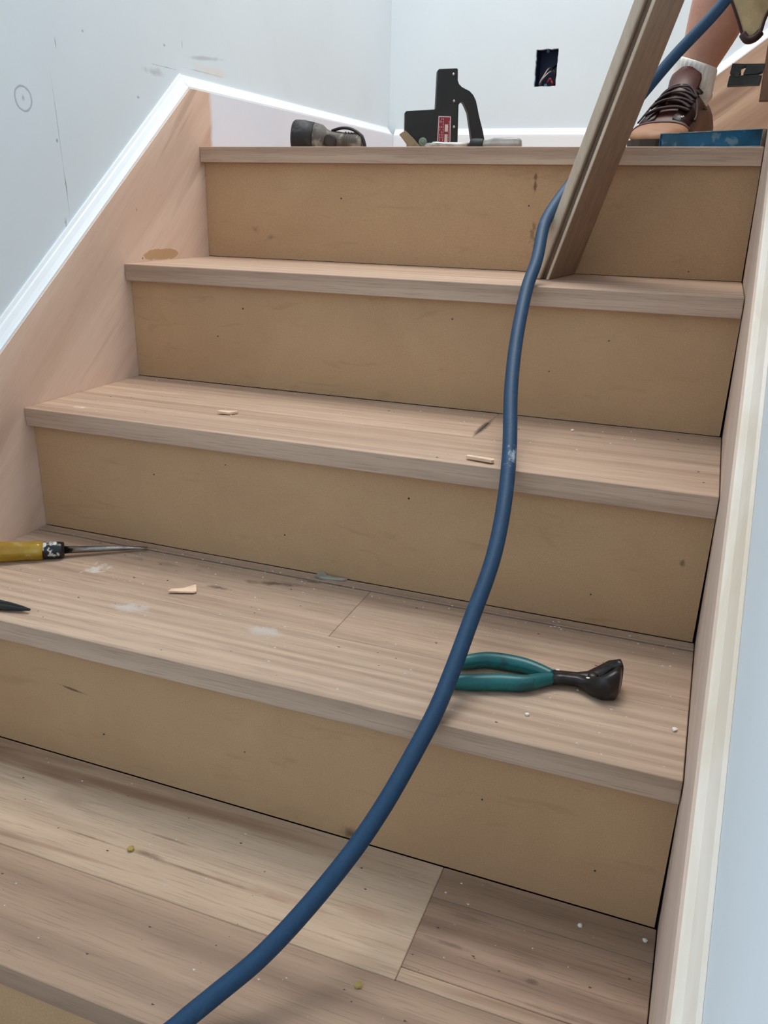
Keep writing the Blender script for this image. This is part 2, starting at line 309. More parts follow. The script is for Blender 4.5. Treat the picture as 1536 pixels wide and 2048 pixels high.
# back wall: a sheet of plasterboard with a ragged outlet hole
hx0, hx1, hz0, hz1 = .3935, .4512, .4035, .4935
hole = []
def side(a, b, n, amp):
    for i in range(n):
        t_ = i/n; p = Vector(a).lerp(Vector(b), t_); hole.append((p.x+random.uniform(-amp,amp), p.y+random.uniform(-amp,amp)))
side((hx0,hz0),(hx1,hz0),8,.0006); side((hx1,hz0),(hx1+.001,hz1),12,.0009); side((hx1+.001,hz1),(hx0,hz1-.001),9,.0018); side((hx0,hz1-.001),(hx0,hz0),12,.0009)
bm = bmesh.new(); loops = []
for y in (1.288, 1.300):
    outer = [bm.verts.new((x,y,z)) for x,z in ((-.14,-1.0),(2.6,-1.0),(2.6,2.7),(-.14,2.7))]; inner = [bm.verts.new((x,y,z)) for x,z in hole]
    es = []
    for L in (outer, inner):
        for i in range(len(L)): es.append(bm.edges.new((L[i], L[(i+1)%len(L)])))
    bmesh.ops.triangle_fill(bm, use_beauty=True, use_dissolve=False, edges=es); loops.append((outer, inner))
for q in (0,1):
    A, B = loops[0][q], loops[1][q]
    for i in range(len(A)): bm.faces.new((A[i], A[(i+1)%len(A)], B[(i+1)%len(B)], B[i]))
wb = link('wall_back', bm, M_wall, kind='structure')
eb = empty('electrical_box', ((hx0+hx1)/2, 1.301, (hz0+hz1)/2), 'open blue electrical box with loose wires set in a ragged hole in the back wall', 'electrical box')
def par(o, p): o.parent = p; o.matrix_parent_inverse = p.matrix_world.inverted() if 0 else Matrix.Translation(-p.location); return o
bm = bmesh.new(); x0,x1,z0,z1 = hx0-.004,hx1+.004,hz0-.004,hz1+.006; y0,y1 = 1.3005,1.36
for b in ((x0,x0+.003,y0,y1,z0,z1),(x1-.003,x1,y0,y1,z0,z1),(x0,x1,y0,y1,z0,z0+.003),(x0,x1,y0,y1,z1-.003,z1),(x0,x1,y1-.003,y1,z0,z1)): box(bm, *b)
par(link('box_shell', bm, M_box), eb)
for z in (hz1-.004, hz0+.004):
    bm = bmesh.new(); xc = (hx0+hx1)/2
    tube(bm, [(xc+math.cos(a)*.003, 1.302, z+math.sin(a)*.003) for a in [k*math.pi/5 for k in range(10)]], .0011, 6, closed=True); box(bm, xc-.002, xc+.002, 1.302, 1.312, z-.004 if z < .45 else z, z if z < .45 else z+.006)
    par(link('screw_tab', bm, plain('tab_blue', srgb(70,112,140), .5)), eb)
for k,(mt,pp) in enumerate([(M_wirew, [(.400,1.335,.405),(.404,1.310,.415),(.414,1.306,.430),(.424,1.312,.448),(.428,1.34,.455)]),
                            (M_wirew, [(.402,1.335,.408),(.408,1.312,.420),(.420,1.305,.432),(.430,1.315,.442),(.436,1.34,.446)]),
                            (M_wirer, [(.418,1.340,.408),(.424,1.312,.414),(.432,1.306,.424),(.438,1.312,.416),(.446,1.34,.406)]),
                            (M_wirer, [(.428,1.340,.425),(.434,1.312,.420),(.440,1.308,.412),(.442,1.33,.405)]),
                            (M_wireb, [(.440,1.34,.46),(.436,1.316,.448),(.444,1.310,.436),(.446,1.33,.42)])]):
    bm = bmesh.new(); tube(bm, crom(pp, 5), .0016 if k < 2 else .0024, 8); par(link('wire', bm, mt, smooth=True), eb)
boxo('light_block_wall', (-.14,1.10,-2.32,-2.2,-1.0,2.7), M_wall, kind='structure')  # unseen wall added behind the camera to block light from that side
boxo('light_block_ceiling', (-2.2,1.10,-2.32,-.45,2.7,2.75), M_wall, kind='structure')  # unseen cover added over the lower stairs to cut frontal light
boxo('wall_rear', (-2.2,-.14,-2.32,-2.2,-1.0,2.7), M_wall, kind='structure')
boxo('wall_outer', (-2.32,-2.2,-2.32,.4,-1.0,2.7), M_wall, kind='structure')
boxo('floor_lower', (-.02,.987,-2.2,1.288,-1.0,-.95), M_dark, kind='structure')

# ------------------------------------------------ skirt boards and cap mouldings
KY, KZ, SLP = .2271, .2889, .762
def capsec(h):   # profile: (out from skirt face towards the wall, height factor)
    return [(0.0015,0),(0.0015,.16),(.005,.22),(.0085,.42),(.0125,.72),(.0145,.80),(.0165,1.0),(.0200,1.0),(.0200,0)]
def cap_strip(name, path, mat, parent, xf, h=1.0, sec=None):
    """path: (position along, base height, height of moulding); xf(out, along, z)"""
    bm = bmesh.new(); loft(bm, [[Vector(xf(o_, a, z+hh*k)) for o_, k in (sec or capsec(1))] for a, z, hh in path])
    return link(name, bm, mat, parent)
bl = empty('baseboard_left', (0,0,0), kind='structure')
bm = bmesh.new(); y_lo = -.95
prism(bm, [(y_lo, KZ-SLP*(KY-y_lo)), (KY,KZ), (1.268,.2832), (1.268,.12), (.30,.12), (.30,-.30), (y_lo, -1.60)], (-.0195,0), lambda a,b,c: (c,a,b))
link('skirt_board', bm, M_skirt, bl)
cap_strip('cap_moulding', [(y_lo, KZ-SLP*(KY-y_lo), .0258), (KY-.002, KZ-.002*SLP, .0256)], M_paint, bl, lambda o_,a,z: (-o_,a,z))
cap_strip('cap_moulding', [(KY-.001, KZ, .0225), (1.2675,.2832,.0205)], M_paint, bl, lambda o_,a,z: (-o_,a,z))
bb = empty('baseboard_back', (0,1.268,0), kind='structure')
XK = .676
par(link('skirt_board', (lambda bm: (prism(bm, [(0.0005,.17),(XK,.17),(XK,.2812),(0.0005,.2812)], (1.2685,1.2875), lambda a,b,c: (a,c,b)), bm)[1])(bmesh.new()), M_paint), bb)
par(cap_strip('cap_moulding', [(0.0005,.2812,.0195),(XK,.2812,.0195)], M_paint, None, lambda o_,a,z: (a,1.268+o_,z)), bb)
us = empty('trim_1', (XK,1.268,.2), kind='structure')
bm = bmesh.new(); prism(bm, [(XK,.17),(2.3,.17),(2.3,.2812+.753*(2.3-XK)),(XK,.2812)], (1.2685,1.2875), lambda a,b,c: (a,c,b))
M_su = M_skirt_up; par(link('skirt_board', bm, M_su), us)
par(cap_strip('cap_moulding', [(XK,.2812,.026),(2.3,.2812+.753*(2.3-XK),.026)], M_paint, None, lambda o_,a,z: (a,1.268+o_,z)), us)
br = empty('baseboard_right', (W,0,0), kind='structure')
KYR = (KZ-.19)/.727
bm = bmesh.new(); prism(bm, [(y_lo, .19+.727*y_lo),(KYR,KZ),(.2995,KZ),(.2995,-.30),(y_lo,-1.60)], (W, W+.0195), lambda a,b,c: (c,a,b))
par(link('skirt_board', bm, M_skirt_r), br)
secR = [(.0025,0),(.0025,.10),(.0045,.14),(.009,.30),(.0125,.62),(.0140,.78),(.0158,.98),(.0185,1.0),(.0194,1.0),(.0194,0)]
par(cap_strip('cap_moulding', [(y_lo,.19+.727*y_lo,.024),(KYR-.002,KZ-.0015,.024)], M_cream, None, lambda o_,a,z: (W+o_,a,z), sec=secR), br)
par(cap_strip('cap_moulding', [(KYR-.001,KZ,.020),(.2995,KZ,.020)], M_cream, None, lambda o_,a,z: (W+o_,a,z), sec=secR), br)

# ------------------------------------------------ stairs
def plank(b, mat, parent, label=None):
    o = boxo('plank', b, mat, bevel=.0008, seg=1, label=label); par(o, parent); return o
XE = W-.0012
def tread(k, label, planks):
    t = empty('stair_tread', (W/2, k*D, k*RI-TH), label, 'stair tread', 'oak stair treads')
    for b, m, lb in planks: plank(b, m, t, lb)
    return t
def yz(k): return k*D, k*RI
g = .0004
y, z = yz(0); yb = Y5+NO-.0006
tread(0, 'oak stair tread under the foot of the leaning board, next below the landing', [((0.0005,XE,y,.150,z-TH,z), M_oak, None), ((0.0005,XE,.150+g,yb,z-TH,z-.0002), M_oak, None)])
y, z = yz(-1); yb = NO-.0006
tread(-1, 'oak stair tread with a dark smear and a pale wood chip, third from the top', [((.0005,XE,y,-.134,z-TH,z), M_oak3, None), ((.0005,.650,-.134+g,yb,z-TH,z-.0003), M_oak3, None), ((.650+g,XE,-.134+g,yb,z-TH,z-.0001), M_oak3, None)])
y, z = yz(-2); yb = -D+NO-.0006
tread(-2, 'wide oak stair tread holding the yellow screwdriver and the teal nippers', [((.0005,XE,y,-.402,z-TH,z), M_oak2f, None), ((.0005,.558,-.402+g,-.2688,z-TH,z-.0003), M_oak2, None), ((.558+g,XE,-.402+g,-.2684,z-TH,z-.0001), M_oak2, None), ((.0005,XE,-.2645,yb,z-TH,z), M_oak2, None)])
y, z = yz(-3); yb = -2*D+NO-.0006
tread(-3, 'lowest oak stair tread in view with a pale streaked plank behind a grey-brown one', [((.0005,XE,y,-.6615,z-TH,z), M_oak_front, 'smooth grey-brown oak plank at the nosing'), ((.0005,.7435,-.6615+g,yb,z-TH,z-.0002), M_oak_sap, 'pale streaked sapwood plank'), ((.7435+g,XE,-.645,-.552,z-TH,z), M_oak_knot, 'dark figured oak plank'), ((.7435+g,XE,-.6615+g,-.6454,z-TH,z-.0001), M_oak_sap, 'pale oak strip'), ((.7435+g,XE,-.5516,yb,z-TH,z-.0001), M_oak_front, None)])
y, z = yz(-4); tread(-4, 'oak stair tread below the picture edge where the blue hose comes to rest', [((.0005,XE,y,-3*D+NO-.0006,z-TH,z), M_oak, None)])
rl = {1: ('tan MDF riser board directly under the landing nosing, behind the leaning board', M_mdf5), 0: ('tan MDF riser board between the first and second treads below the landing', M_mdf), -1: ('tan MDF riser board rising behind the yellow screwdriver and teal nippers', M_mdf3),
      -2: ('tan MDF riser board with a dark stain at its foot beside the hose', M_mdf2), -3: ('shaded tan MDF riser board in the bottom left corner', M_mdf), -4: ('tan MDF riser board standing on the lower floor', M_mdf)}
nh = {1: [(.28,.11),(.62,.105),(.885,.012)], 0: [(.215,-.062),(.165,-.11),(.57,-.055),(.72,-.12),(.80,-.07)], -1: [(.42,-.33),(.73,-.27),(.21,-.27),(.60,-.25),(.84,-.34),(.33,-.24)], -2: [(.50,-.49),(.78,-.47),(.30,-.52),(.90,-.52)], -3: [(.3,-.66)], -4: []}
for k in (1,0,-1,-2,-3,-4):
    yr = (k*D if k < 1 else Y5)+NO; zt = (k*RI if k < 1 else Z5)-TH-.0003; zb = ((k-1)*RI+.0006) if k > -4 else -.9495
    r = empty('stair_riser', (W/2, yr, zb), rl[k][0], 'stair riser', 'MDF stair risers')
    gp = .0035 if k in (0,-1,-2) else .002
    bm = bmesh.new(); prism(bm, [(.0006,zb),(W-gp,zb),(W-.0008,zt),(.0006,zt)], (yr, yr+.018), lambda a,b,c: (a,c,b))
    par(link('riser_board', bm, rl[k][1]), r)
    for (nx, nz) in nh[k]:
        bm = bmesh.new(); s_ = random.uniform(.0008,.0013); lathe(bm, [(-.0004,s_),(.0,s_*1.2),(.001,s_)], Matrix.Translation((nx,yr,nz)) @ Matrix.Rotation(math.pi/2,4,'Z'), 8)
        par(link('brad_head', bm, M_dsteel), r)
# landing
fl = empty('floor', (W/2, .7, Z5-.03), kind='structure')
par(boxo('nosing', (.0005,XE,Y5,.335,Z5-TH,Z5), M_oak, bevel=.0008, seg=1, label='square oak nosing board along the landing edge'), fl)
yy = .3354; k = 0
while yy < 1.2675:
    y2 = min(yy+.083, 1.2675); xs = [.0005, .45+.25*((k*37)%5)/5, 1.02]
    for a, b in zip(xs, xs[1:]):
        plank((a+g/2, b-g/2, yy, y2-g, Z5-.019, Z5-.0001*(k%3)), M_oak, fl)
    yy = y2; k += 1
par(boxo('subfloor', (-.0,2.3,.30,1.268,.150,Z5-.0195), M_dark), fl)
# upper flight turning right, out of the picture
for k in range(1,5):
    x = 1.02+(k-1)*D; z = Z5+k*RI
    r = empty('stair_riser', (x+.016,.8,z-RI), 'tan MDF riser board number %s up in the flight turning right off the landing' % ['one','two','three','four'][k-1], 'stair riser', 'MDF stair risers')
    par(boxo('riser_board', (x+.016, x+.034, .305, 1.267, z-RI+.0006, z-TH-.0003), M_mdf), r)
    t = empty('stair_tread', (x+.1,.8,z-TH), 'oak stair tread number %s up in the flight turning right off the landing' % ['one','two','three','four'][k-1], 'stair tread', 'oak stair treads')
    for ya, yb in ((.305,.62),(.6205,.95),(.9505,1.267)): plank((x, x+D+.0154 if k < 4 else x+.5, ya, yb, z-TH, z), M_oak, t)

# ------------------------------------------------ stained trim on the wall end, black clamp
tr = boxo('trim_2', (.950,1.10,.3003,.3183,.261,2.3), M_brown, kind='structure', bevel=.001, seg=1)
cl = empty('spring_clamp', (.925,.305,.283), 'small black notched clamp gripping the brown trim board behind the boot', 'clamp')
bm = bmesh.new()
fr = lambda a,b,c: (.9015+a, c, .2828+b)
prism(bm, [(0,0),(.0462,.001),(.0475,.0125),(.0395,.0142),(.026,.0135),(.012,.0138),(.005,.0152),(.0015,.013)], (.300,.322), fr)
par(link('lower_jaw', bm, M_clamp, bevel=.0006), cl)
bm = bmesh.new(); prism(bm, [(.0015,.0178),(.005,.0150),(.012,.0142),(.0175,.0160),(.0165,.0238),(.0225,.0262),(.0235,.0240),(.0205,.0165),(.0215,.0142),(.0395,.0150),(.0478,.0180),(.0490,.0285),(.021,.0290),(.003,.0300)], (.300,.322), fr)
par(link('upper_jaw', bm, M_clamp, bevel=.0006), cl)
bm = bmesh.new(); lathe(bm, [(0,.0032),(.026,.0032)], Matrix.Translation(fr(.012,.0145,.298)) @ Matrix.Rotation(math.pi/2,4,'Z'), 14); par(link('pivot_pin', bm, M_dsteel), cl)

# ------------------------------------------------ leaning board (rebated stair part)
A = Vector((.689,.116,.0005)); dl = Vector((.3126,-.2120,.9259)).normalized()
wv = Vector((.018,.146,0)); wv = (wv - dl*wv.dot(dl)); wl = .146; wv.normalize(); tv = dl.cross(wv).normalized()
if tv.x > 0: tv = -tv
base = A
def lb(a, b, s):   # a: across thickness (towards -x), b: across width, s: along
    p = base + tv*a + wv*b; 
    return p + dl*s
def ground(a, b):  # shift so the cut foot is flat on the tread
    p = lb(a, b, 0); return (0.0006-p.z)/dl.z
TL = .0255; LEN = .862
root = empty('leaning_board', (.69,.19,0), 'long rebated wooden board leaning across the stairs to the right wall, foot on the tread', 'board')
def lprism(name, sec, mat, bev=.0006):
    bm = bmesh.new(); A_ = [bm.verts.new(lb(a,b,ground(a,b))) for a,b in sec]; B_ = [bm.verts.new(lb(a,b,LEN)) for a,b in sec]; n = len(sec)
    for i in range(n): bm.faces.new((A_[i],A_[(i+1)%n],B_[(i+1)%n],B_[i]))
    tess(bm, sec, A_, B_)
    return par(link(name, bm, mat, bevel=bev, seg=1), root)
lprism('board', [(0,0),(.0026,0),(.0030,.013),(.0125,.013),(.0125,.143),(0,.143)], M_lean)
lprism('lip', [(-.0005,-.0008),(.0030,-.0008),(.0030,.003),(-.0005,.003)], M_lean_edge, 0)
lprism('back_strip', [(.0128,.001),(.0150,-.001),(TL,.0),(TL,.143),(.0128,.143)], M_lean_edge)

# ------------------------------------------------ air hose
hp = [(.33,-1.16,-.7500),(.42,-1.03,-.7500),(.485,-.935,-.7400),(.530,-.868,-.665),(.5665,-.810,-.583),(.5919,-.7829,-.5562),(.613,-.7595,-.5391),(.6406,-.7284,-.5166),(.6661,-.6903,-.4889),(.6905,-.6456,-.4563),(.7068,-.6063,-.4277),(.7191,-.5659,-.3984),(.7296,-.5238,-.3678),
      (.7347,-.4850,-.3396),(.7388,-.4369,-.3046),(.7434,-.3749,-.2595),(.7388,-.3146,-.2157),(.7267,-.2499,-.1687),(.7066,-.1728,-.1126),(.6936,-.1014,-.0607),(.6856,-.0226,-.0035),(.6865,.0286,.0338),(.6815,.0900,.0800),(.6895,.1349,.1118),(.704,.182,.1453),
      (.7185,.2220,.1800),(.7330,.2480,.2052),(.757,.268,.237),(.782,.29,.2756),(.8203,.305,.327),(.8814,.315,.399),(.925,.325,.48),(.965,.335,.60),(1.0,.34,.74),(1.04,.36,.88)]
bm = bmesh.new(); tube(bm, crom(hp, 7), .0088, 16)
link('air_hose', bm, M_hose, smooth=True, label='blue rubber air hose trailing down over all the stairs', cat='hose')

# ------------------------------------------------ tack stapler on the landing
th = math.radians(24); ga = Vector((math.cos(th), math.sin(th), 0)); gn = Vector((math.sin(th), -math.cos(th), 0)); GO = Vector((.32,.648,Z5))
gf = lambda a,b,c: GO + ga*a + Vector((0,0,b)) + gn*c
st = empty('stapler', GO, 'black metal carpet stapler with loop handle and red label, upright on the landing', 'stapler')
body = [(-.0475,.004),(.0545,.004),(.0540,.0355),(.0525,.1040),(.0560,.1085),(.0590,.1108),(.0625,.1085),(.0665,.1020),(.0730,.0900),(.0830,.0430),(.0870,.0300),(.0875,.012),(.1125,.012),(.1118,.0350),(.1071,.0540),(.0965,.0850),(.0925,.1000),(.0885,.1130),(.0825,.1230),(.0745,.1305),(.0650,.1345),(.0575,.1378),(.0515,.1430),(.0485,.1500),(.0478,.1700),(.0455,.1722),(.0090,.1698),(.0062,.1675),(.0050,.0965),(.0025,.0942),(-.0565,.0895),(-.0590,.0870),(-.0585,.0440),(-.0535,.030)]
bm = bmesh.new(); prism(bm, body, (-.014,.014), gf); bo = par(link('housing', bm, M_black, bevel=.003, seg=3), st)
bm = bmesh.new(); prism(bm, [(.0104,.030),(.0385,.030),(.0372,.0815),(.0112,.0815)], (0.0138,0.0146), gf); par(link('label_plate', bm, M_lab), st)
bm = bmesh.new(); prism(bm, [(.0122,.0315),(.0368,.0315),(.0356,.0798),(.0129,.0798)], (0.0146,0.0150), gf); lp = par(link('label_print', bm, M_red), st)
bm = bmesh.new()
for b in ((.0255,.0320,.052,.066),(.0255,.0320,.031,.047)): prism(bm, [(b[0],b[2]),(b[1],b[2]),(b[1],b[3]),(b[0],b[3])], (0.0150,0.0153), gf)
for i in range(9):
    for xa in (.0145,.0180,.0215,.0340):
        zz = .034+i*.0050
        if random.random() < .8: prism(bm, [(xa,zz),(xa+.0009,zz),(xa+.0009,zz+.0036),(xa,zz+.0036)], (0.0150,0.0152), gf)
par(link('label_text', bm, M_lab), st)
for a,b in ((.0388,.1608),(.0424,.1108),(.0448,.0616)):
    bm = bmesh.new(); lathe(bm, [(0,.0028),(.0012,.0026),(.0022,.0014),(.0024,.0002)], frame_to(gf(a,b,.0138), gf(a,b,.02)), 16); par(link('rivet', bm, M_steel, smooth=True), st)
bm = bmesh.new(); prism(bm, [(-.0704,.0446),(-.0581,.052),(-.0420,.0382),(-.0241,.0206),(-.010,.004),(-.036,.0),(-.0475,.018)], (.010,.024), gf); par(link('foot_lever', bm, M_bronze, bevel=.0015), st)
bm = bmesh.new(); lathe(bm, [(0,.0088),(.0022,.0088),(.003,.006),(.003,.0035),(.0065,.0035),(.0070,.002)], frame_to(gf(-.0205,.0308,.018), gf(-.0205,.0308,.04)), 20); par(link('pivot_bolt', bm, plain('green_zinc', srgb(120,136,122), .4, .5)), st)
bm = bmesh.new(); prism(bm, [(-.040,.0),(.110,.0),(.1125,.013),(.056,.013),(-.040,.006)], (-.012,.012), gf); par(link('base_rail', bm, M_dsteel), st)

# ------------------------------------------------ flashlight
FO = Vector((.08,.5,Z5)); fa = Vector((math.cos(.2), math.sin(.2), 0))
ft = empty('flashlight', FO, 'dirty black rubber flashlight lying on the landing against the left wall side', 'flashlight')
Mf = Matrix.Translation(FO+Vector((0,0,.0332))) @ Matrix.Rotation(.2,4,'Z') @ Matrix.Rotation(math.radians(4),4,'Y')
bm = bmesh.new(); lathe(bm, [(-.0085,.0270),(-.0100,.0300),(-.0060,.0322),(.0100,.0328),(.0325,.0300),(.0340,.0275)], Mf, 28); par(link('bezel', bm, M_bezel, smooth=True, bevel=0), ft)
bm = bmesh.new(); lathe(bm, [(-.0092,.0),(-.0092,.0272),(-.0085,.0272)], Mf, 28); par(link('lens', bm, plain('lens_glass', srgb(200,205,210), .1)), ft)
bm = bmesh.new(); lathe(bm, [(.0335,.0262),(.0345,.0296),(.050,.0270),(.058,.0200),(.064,.0172),(.100,.0158),(.118,.0172),(.131,.0168),(.1345,.0145),(.1345,.001)], Mf, 28); par(link('barrel', bm, M_dirty, smooth=True), ft)
bm = bmesh.new(); pz = Mf @ Vector((.070,-.0155,-.004)); lathe(bm, [(0,.0140),(.004,.0136),(.0056,.010),(.0040,.0)], frame_to(pz, pz+Vector((.2,-1,.0))), 20); par(link('switch', bm, plain('brown_rubber', srgb(44,32,28), .6), smooth=True), ft)
bm = bmesh.new(); tube(bm, crom([Mf@Vector((.070,0,.0170)), Mf@Vector((.090,-.002,.0235)), Mf@Vector((.112,-.004,.0225)), Mf@Vector((.134,-.006,.010)), Mf@Vector((.145,-.006,-.016)), Mf@Vector((.160,-.006,-.0255)), Mf@Vector((.172,0,-.029))], 5), .0075, 8, flat=.4); par(link('strap', bm, M_rubber_c, smooth=True), ft)
bm = bmesh.new()
for k in range(6):
    a = .098+k*.006; tube(bm, [Mf@Vector((a, .0168*math.cos(q), .0168*math.sin(q))) for q in [i*math.pi/9 for i in range(18)]], .0010, 5, closed=True)
par(link('grip_rings', bm, M_dirty, smooth=True), ft)

# ------------------------------------------------ screwdriver lying across the stapler's front
so = Vector((.3833,.43,Z5+.0133)); se = Vector((.5619,.43,Z5+.0133)); Ms = frame_to(so, se)
sd = empty('pry_driver', (.47,.43,Z5), 'steel nail puller with a smoky clear plastic handle, lying in front of the stapler', 'nail puller')
bm = bmesh.new(); loft(bm, [[Ms@Vector((a, w_*math.cos(q)*.9, h_*math.sin(q)+dz)) for q in [i*math.pi/8 for i in range(16)]] for a,w_,h_,dz in ((0,.0075,.0012,-.004),(.004,.0085,.0028,-.002),(.012,.0075,.0050,.001),(.020,.0058,.0052,.001),(.035,.0050,.0048,0),(.090,.0048,.0048,0))]); par(link('shaft', bm, M_steel, smooth=True), sd)
bm = bmesh.new()
for s_ in (-1,1): prism(bm, [(-.004,-.002),(.008,-.003),(.008,.0035),(.002,.003)], (s_*.002,s_*.0075), lambda a,b,c: Ms@Vector((a,c,b)))
par(link('claw', bm, M_steel, bevel=.0006), sd)
bm = bmesh.new(); lathe(bm, [(.084,.0055),(.085,.0100),(.090,.0112),(.106,.0108),(.1095,.0095),(.1100,.004)], Ms, 20); par(link('tape_wrap', bm, M_rubber_c, smooth=True), sd)
bm = bmesh.new(); loft(bm, [[Ms@Vector((a, r_*(1+.06*math.cos(6*q))*math.cos(q), r_*(1+.06*math.cos(6*q))*math.sin(q))) for q in [i*math.pi/18 for i in range(36)]] for a,r_ in ((.108,.0085),(.116,.0092),(.122,.0105),(.130,.0122),(.150,.0124),(.170,.0122),(.176,.0112),(.179,.0085),(.1795,.002))]); par(link('handle', bm, M_smoke, smooth=True), sd)

# ------------------------------------------------ blue spirit level at the landing edge
L0 = Vector((.811,.338,Z5)); L1 = Vector((.9605,.2515,Z5)); la = (L1-L0).normalized(); LL = (L1-L0).length; ln_ = Vector((la.y,-la.x,0)); LH = .0245
lf = lambda a,b,c: L0 + la*a + Vector((0,0,b+.0004)) + ln_*c
sl = empty('spirit_level', L0, 'scuffed blue spirit level lying on the landing edge in front of the boot', 'level')
bm = bmesh.new(); prism(bm, [(0,0),(LL,0),(LL,.0012),(LL,LH),(0,LH)], (-.020,-.002), lf); par(link('web', bm, M_level), sl)
for nm, z0_, z1_ in (('flange',0,.0014),('flange',LH-.0014,LH)):
    bm = bmesh.new(); prism(bm, [(0,z0_),(LL,z0_),(LL,z1_),(0,z1_)], (-.022,0), lf); par(link(nm, bm, plain('worn_flange', srgb(70,112,128), .4, dirt=srgb(150,160,158), dirt_amt=.7, dscale=60), label='worn flange with bare metal showing', bevel=.0003, seg=1), sl)
for a0,a1 in ((-.0012,0),(LL,LL+.0012)):
    bm = bmesh.new(); prism(bm, [(a0,0),(a1,0),(a1,LH),(a0,LH)], (-.022,0), lf); par(link('end_plate', bm, M_steel if a0 > 0 else M_level), sl)
bm = bmesh.new(); lathe(bm, [(0,.004),(.03,.004)], frame_to(lf(LL*.45,LH+.0005-.004,-.011), lf(LL*.45+.03,LH+.0005-.004,-.011)), 12); par(link('vial', bm, plain('vial_green', srgb(190,220,90), .1)), sl)

# ------------------------------------------------ yellow screwdriver on the wide tread
ZT = -2*RI
p_tip = Vector((.2075,-.2705,ZT+.0048)); p_h = Vector((.0453,-.3865,ZT+.0152)); p_f = p_tip.lerp(p_h, .62)
dv = (p_h-p_tip).normalized(); Ly = 0
def my(): return frame_to(p_tip, p_h)
Y = my(); T = lambda q: (Vector((.1166,-.3431,0))-Vector((.2075,-.2705,0))).length
yf = T(0)     # distance tip -> ferrule front
ys = empty('screwdriver', (.08,-.36,ZT), 'screwdriver with a clear yellow handle and paint-flecked black collar', 'screwdriver')
bm = bmesh.new(); loft(bm, [[Y@Vector((a, w_*math.cos(q), h_*math.sin(q))) for q in [i*math.pi/7 for i in range(14)]] for a,w_,h_ in ((0,.0030,.0006),(.006,.0035,.0012),(.016,.0036,.0022),(.028,.0031,.0031),(.055,.0040,.0040),(yf+.002,.0056,.0056))]); par(link('blade', bm, plain('chrome', srgb(150,146,142), .18, 1.0, dirt=srgb(60,50,44), dirt_amt=.5, dscale=60), smooth=True), ys)
bm = bmesh.new(); lathe(bm, [(yf-.002,.006),(yf-.001,.0112),(yf+.004,.0122),(yf+.024,.0126),(yf+.0262,.0118),(yf+.0265,.006)], Y, 24); par(link('collar', bm, M_ferr, smooth=True), ys)
bm = bmesh.new(); loft(bm, [[Y@Vector((a, r_*(1+.05*math.cos(6*q))*math.cos(q), r_*(1+.05*math.cos(6*q))*math.sin(q))) for q in [i*math.pi/18 for i in range(36)]] for a,r_ in ((yf+.0262,.0105),(yf+.027,.0126),(yf+.035,.0132),(yf+.045,.0122),(yf+.062,.0128),(yf+.10,.0140),(yf+.112,.0130),(yf+.116,.008),(yf+.1165,.001))]); par(link('handle', bm, M_yellow, smooth=True), ys)

# ------------------------------------------------ black needle-nose pliers, only the tip in view
pl = empty('needle_nose_pliers', (.11,-.52,ZT), 'black pointed jaw tips of pliers at the left picture edge on the wide tread', 'pliers')
P0 = Vector((.1955,-.4945,ZT+.005)); pd = Vector((-.985,-.10,0)).normalized(); pm = frame_to(P0, P0+pd)
for s_ in (-1,1):
    bm = bmesh.new(); loft(bm, [[pm@Vector((a, s_*(.0002+w_*(.5+.5*math.cos(q))), h_*math.sin(q))) for q in [i*math.pi/6 for i in range(12)]] for a,w_,h_ in ((0,.0010,.0012),(.012,.0035,.0026),(.03,.0065,.0038),(.05,.0085,.0045),(.062,.0105,.0045))])
    j = par(link('jaw', bm, M_rubber_c, smooth=True), pl)
    bm = bmesh.new(); tube(bm, crom([pm@Vector((.060,s_*.004,0)), pm@Vector((.078,-s_*.008,0)), pm@Vector((.11,-s_*.022,.001)), pm@Vector((.14,-s_*.027,.001)), pm@Vector((.165,-s_*.024,.001))], 5), .0052, 10); par(link('grip', bm, plain('red_grip', srgb(150,34,30), .4), smooth=True), pl)
bm = bmesh.new(); lathe(bm, [(-.0048,.006),(-.004,.008),(.004,.008),(.0048,.006)], Matrix.Translation(pm@Vector((.066,0,0))) @ Matrix.Rotation(math.pi/2,4,'Y'), 16); par(link('pivot', bm, M_dsteel), pl)

# ------------------------------------------------ teal end nippers
nz = ZT+.0095
nr = empty('end_nippers', (.80,-.41,ZT), 'black end-cutting nippers with teal dipped handles beside the hose', 'nippers')
up = [(.7200,-.4160),(.7300,-.4120),(.750,-.3985),(.7713,-.3945),(.7925,-.3945),(.8100,-.3985),(.8242,-.4035)]
lo = [(.7200,-.4600),(.7320,-.4560),(.752,-.4480),(.7760,-.4380),(.7980,-.4310),(.8140,-.4180),(.8250,-.4085)]
for q in (up, lo):
    pts = crom([(x,y,nz) for x,y in q], 5); n = len(pts)
    bm = bmesh.new(); tube(bm, pts, [.0068+.0025*math.sin(math.pi*min(1,i/(n-1)*1.05)) for i in range(n)], 14, flat=1.0); par(link('handle', bm, M_teal, smooth=True), nr)
